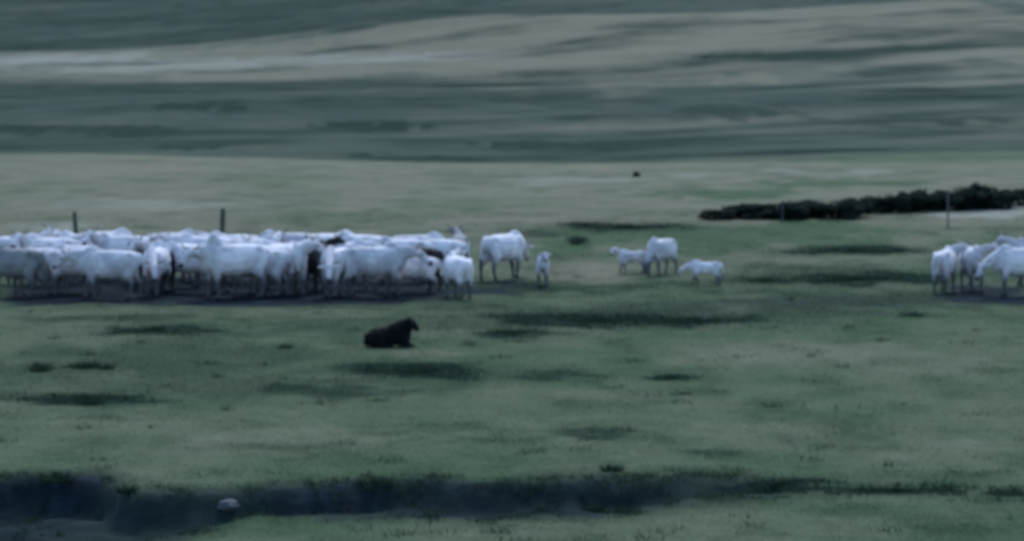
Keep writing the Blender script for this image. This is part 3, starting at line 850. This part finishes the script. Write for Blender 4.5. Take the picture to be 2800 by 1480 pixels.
for i, (x, y, w, h, label, group) in enumerate([
    (7.45, 133.2, 1.3, 0.49, 'first dark shrub at the left tip of the row on the slope', 'dark shrubs in the row on the slope'),
    (8.25, 134.1, 1.01, 0.63, 'second dark shrub from the left tip of the row on the slope', 'dark shrubs in the row on the slope'),
    (8.74, 134.0, 1.8, 0.65, 'third dark shrub from the left tip of the row on the slope', 'dark shrubs in the row on the slope'),
    (9.51, 133.5, 1.51, 0.65, 'fourth dark shrub from the left tip of the row on the slope', 'dark shrubs in the row on the slope'),
    (10.01, 132.8, 1.42, 0.77, 'fifth dark shrub from the left tip of the row on the slope', 'dark shrubs in the row on the slope'),
    (10.75, 134.3, 1.61, 0.76, 'sixth dark shrub from the left tip of the row on the slope', 'dark shrubs in the row on the slope'),
    (11.24, 134.2, 1.69, 0.76, 'seventh dark shrub from the left tip of the row on the slope', 'dark shrubs in the row on the slope'),
    (11.92, 133.4, 1.57, 0.79, 'eighth dark shrub from the left tip of the row on the slope', 'dark shrubs in the row on the slope'),
    (12.54, 134.5, 1.36, 0.81, 'ninth dark shrub from the left tip of the row on the slope', 'dark shrubs in the row on the slope'),
    (13.49, 136.3, 1.11, 0.73, 'tenth dark shrub from the left tip of the row on the slope', 'dark shrubs in the row on the slope'),
    (14.18, 136.6, 1.5, 0.79, 'eleventh dark shrub from the left tip of the row on the slope', 'dark shrubs in the row on the slope'),
    (14.72, 137.2, 1.28, 0.87, 'twelfth dark shrub from the left tip of the row on the slope', 'dark shrubs in the row on the slope'),
    (15.38, 137.2, 1.55, 0.95, 'thirteenth dark shrub from the left tip of the row on the slope', 'dark shrubs in the row on the slope'),
    (16.14, 137.6, 1.54, 0.81, 'fourteenth dark shrub from the left tip of the row on the slope', 'dark shrubs in the row on the slope'),
    (16.82, 137.9, 1.72, 0.9, 'fifteenth dark shrub from the left tip of the row on the slope', 'dark shrubs in the row on the slope'),
    (17.5, 138.7, 1.67, 0.94, 'sixteenth dark shrub from the left tip of the row on the slope', 'dark shrubs in the row on the slope'),
    (18.0, 138.7, 1.68, 1.1, 'seventeenth dark shrub from the left tip of the row on the slope', 'dark shrubs in the row on the slope'),
    (18.65, 139.3, 1.33, 0.86, 'eighteenth dark shrub from the left tip of the row on the slope', 'dark shrubs in the row on the slope'),
    (19.57, 140.8, 1.7, 0.69, 'nineteenth dark shrub from the left tip of the row on the slope', 'dark shrubs in the row on the slope'),
    (5.72, 169.1, 0.38, 0.3, 'tiny dark shrub on the pale track line behind the herd', 'lone shrubs dotted over the slopes'),
]):
    shrub('shrub', i * 3 + 1, x, y, w, h, label, group)

# ------------------------------------------------------------------ rush tussocks
def tussock_mesh(seed, n=150):
    r = np.random.default_rng(seed)
    a = r.uniform(0, 2 * math.pi, n); q = np.sqrt(r.uniform(0, 1, n)) * .28
    x, y = np.cos(a) * q, np.sin(a) * q
    h = r.uniform(.5, 1, n) * (1 - q * 1.2); w = r.uniform(.03, .05, n)
    b = r.uniform(0, 2 * math.pi, n)
    v = np.empty((n, 3, 3))
    dx, dy = np.cos(b) * w / 2, np.sin(b) * w / 2
    v[:, 0] = np.stack([x - dx, y - dy, -.03 + 0 * x], 1); v[:, 1] = np.stack([x + dx, y + dy, -.03 + 0 * x], 1)
    v[:, 2] = np.stack([x * 2.0 + r.normal(0, .08, n), y * 2.0 + r.normal(0, .08, n), h], 1)
    return np_mesh('rush_tussock', v.reshape(-1, 3), np.arange(n * 3).reshape(n, 3))
TUSSOCKS = [tussock_mesh(s) for s in (11, 12, 13)]
for i, (x, y, w, h, label) in enumerate([
    (-7.62, 61.0, 0.75, 0.26, 'dark rush tussock on the ditch lip near the bottom left corner'),
    (-2.26, 60.6, 0.8, 0.2, 'round rush tussock on the far lip of the ditch below the dog'),
    (1.7, 62.0, 0.55, 0.18, 'lone rush tussock in the meadow above the ditch'),
    (1.36, 60.0, 0.55, 0.21, 'black-green tussock on the near lip of the ditch'),
    (2.15, 120.8, 0.5, 0.21, 'small dark tussock between the calf and the grazing cow'),
    (-10.31, 79.4, 0.6, 0.2, 'dark tussock at the left, leftmost of the three in line'),
    (-9.4, 80.1, 0.6, 0.2, 'dark tussock at the left, middle of the three in line'),
    (-8.91, 79.9, 0.5, 0.17, 'dark tussock at the left, right of the three in line'),
    (-8.44, 73.0, 0.75, 0.2, 'squat tussock in the dark streak at the left edge'),
    (-6.32, 59.5, 0.5, 0.22, 'thin tussock on the ditch bank left of the white stone'),
    (-5.26, 84.5, 0.45, 0.15, 'small tussock in the grass left of the dog'),
    (1.79, 57.2, 0.6, 0.14, 'low tussock on the near ditch lip, right of the black-green one'),
]):
    o = link('rush_tussock', TUSSOCKS[i % 3], M['rush'])
    o.location = (x, y, hz(x, y)); o.scale = (w, w, h); o.rotation_euler = (0, 0, random.uniform(0, 6.28))
    tag(o, label, 'tussock', 'rush tussocks standing out of the meadow')

# ------------------------------------------------------------------ fence posts
def post_mesh(seed, rad):
    r = random.Random(seed)
    bm = bmesh.new(); seg = 9; rings = []
    jit = [r.uniform(.82, 1.14) for _ in range(seg)]
    for k in range(8):
        z = -.3 + 1.3 * k / 7
        ox, oy = r.uniform(-.006, .006) + .02 * z, r.uniform(-.006, .006)
        rr = rad * (1.08 - .16 * k / 7)
        rings.append([bm.verts.new((ox + math.cos(2 * math.pi * i / seg) * rr * jit[i] * r.uniform(.95, 1.05),
                                    oy + math.sin(2 * math.pi * i / seg) * rr * jit[i] * r.uniform(.95, 1.05),
                                    z + (r.uniform(-.02, .02) if k == 7 else 0))) for i in range(seg)])
    for r0, r1 in zip(rings, rings[1:]):
        for i in range(seg):
            bm.faces.new((r0[i], r0[(i + 1) % seg], r1[(i + 1) % seg], r1[i]))
    tip = bm.verts.new((.02, 0, 1.02))
    for i in range(seg):
        bm.faces.new((rings[-1][i], rings[-1][(i + 1) % seg], tip))
    me = bpy.data.meshes.new('fence_post'); bm.to_mesh(me); bm.free()
    return me
for i, (x, y, h, rad, lean, pale, label) in enumerate([
    (-14.43, 121.0, 1.08, 0.075, -5, False, 'dark leaning post behind the herd, nearer the left edge'),
    (-9.76, 123.0, 1.02, 0.1, 0, False, 'stout dark post behind the herd above the humped bull'),
    (9.69, 131.0, 0.75, 0.02, 2, True, 'thin pale post in front of the shrub row, left of the others'),
    (15.35, 128.5, 1.3, 0.035, 1, True, 'tall pale post before the shrub row, above the right-hand cattle'),
]):
    o = link('fence_post', post_mesh(i, rad), M['post_pale' if pale else 'post'])
    o.location = (x, y, hz(x, y)); o.scale = (1, 1, h); o.rotation_euler = (R(1), R(lean), R(40 * i))
    tag(o, label, 'fence post', 'fence posts behind the herd')

# ------------------------------------------------------------------ stones by the ditch
for i, (x, y, s, label) in enumerate([
    (-4.59, 58.8, 0.14, 'pale stone lying on the edge of the dark ditch'),
]):
    bm = bmesh.new()
    bmesh.ops.create_icosphere(bm, subdivisions=3, radius=1)
    for v_ in bm.verts:
        n_ = mnoise.noise(v_.co * 1.3 + Vector((i * 7, 0, 3))) * .35 + mnoise.noise(v_.co * 4 + Vector((0, i * 5, 1))) * .08
        v_.co *= 1 + n_
        v_.co.z *= .7
    me = bpy.data.meshes.new('stone'); bm.to_mesh(me); bm.free()
    o = link('stone', me, M['stone']); o.location = (x, y, hz(x, y) + s * .25); o.scale = (s * 1.25, s, s)
    tag(o, label, 'stone', 'stones beside the ditch')
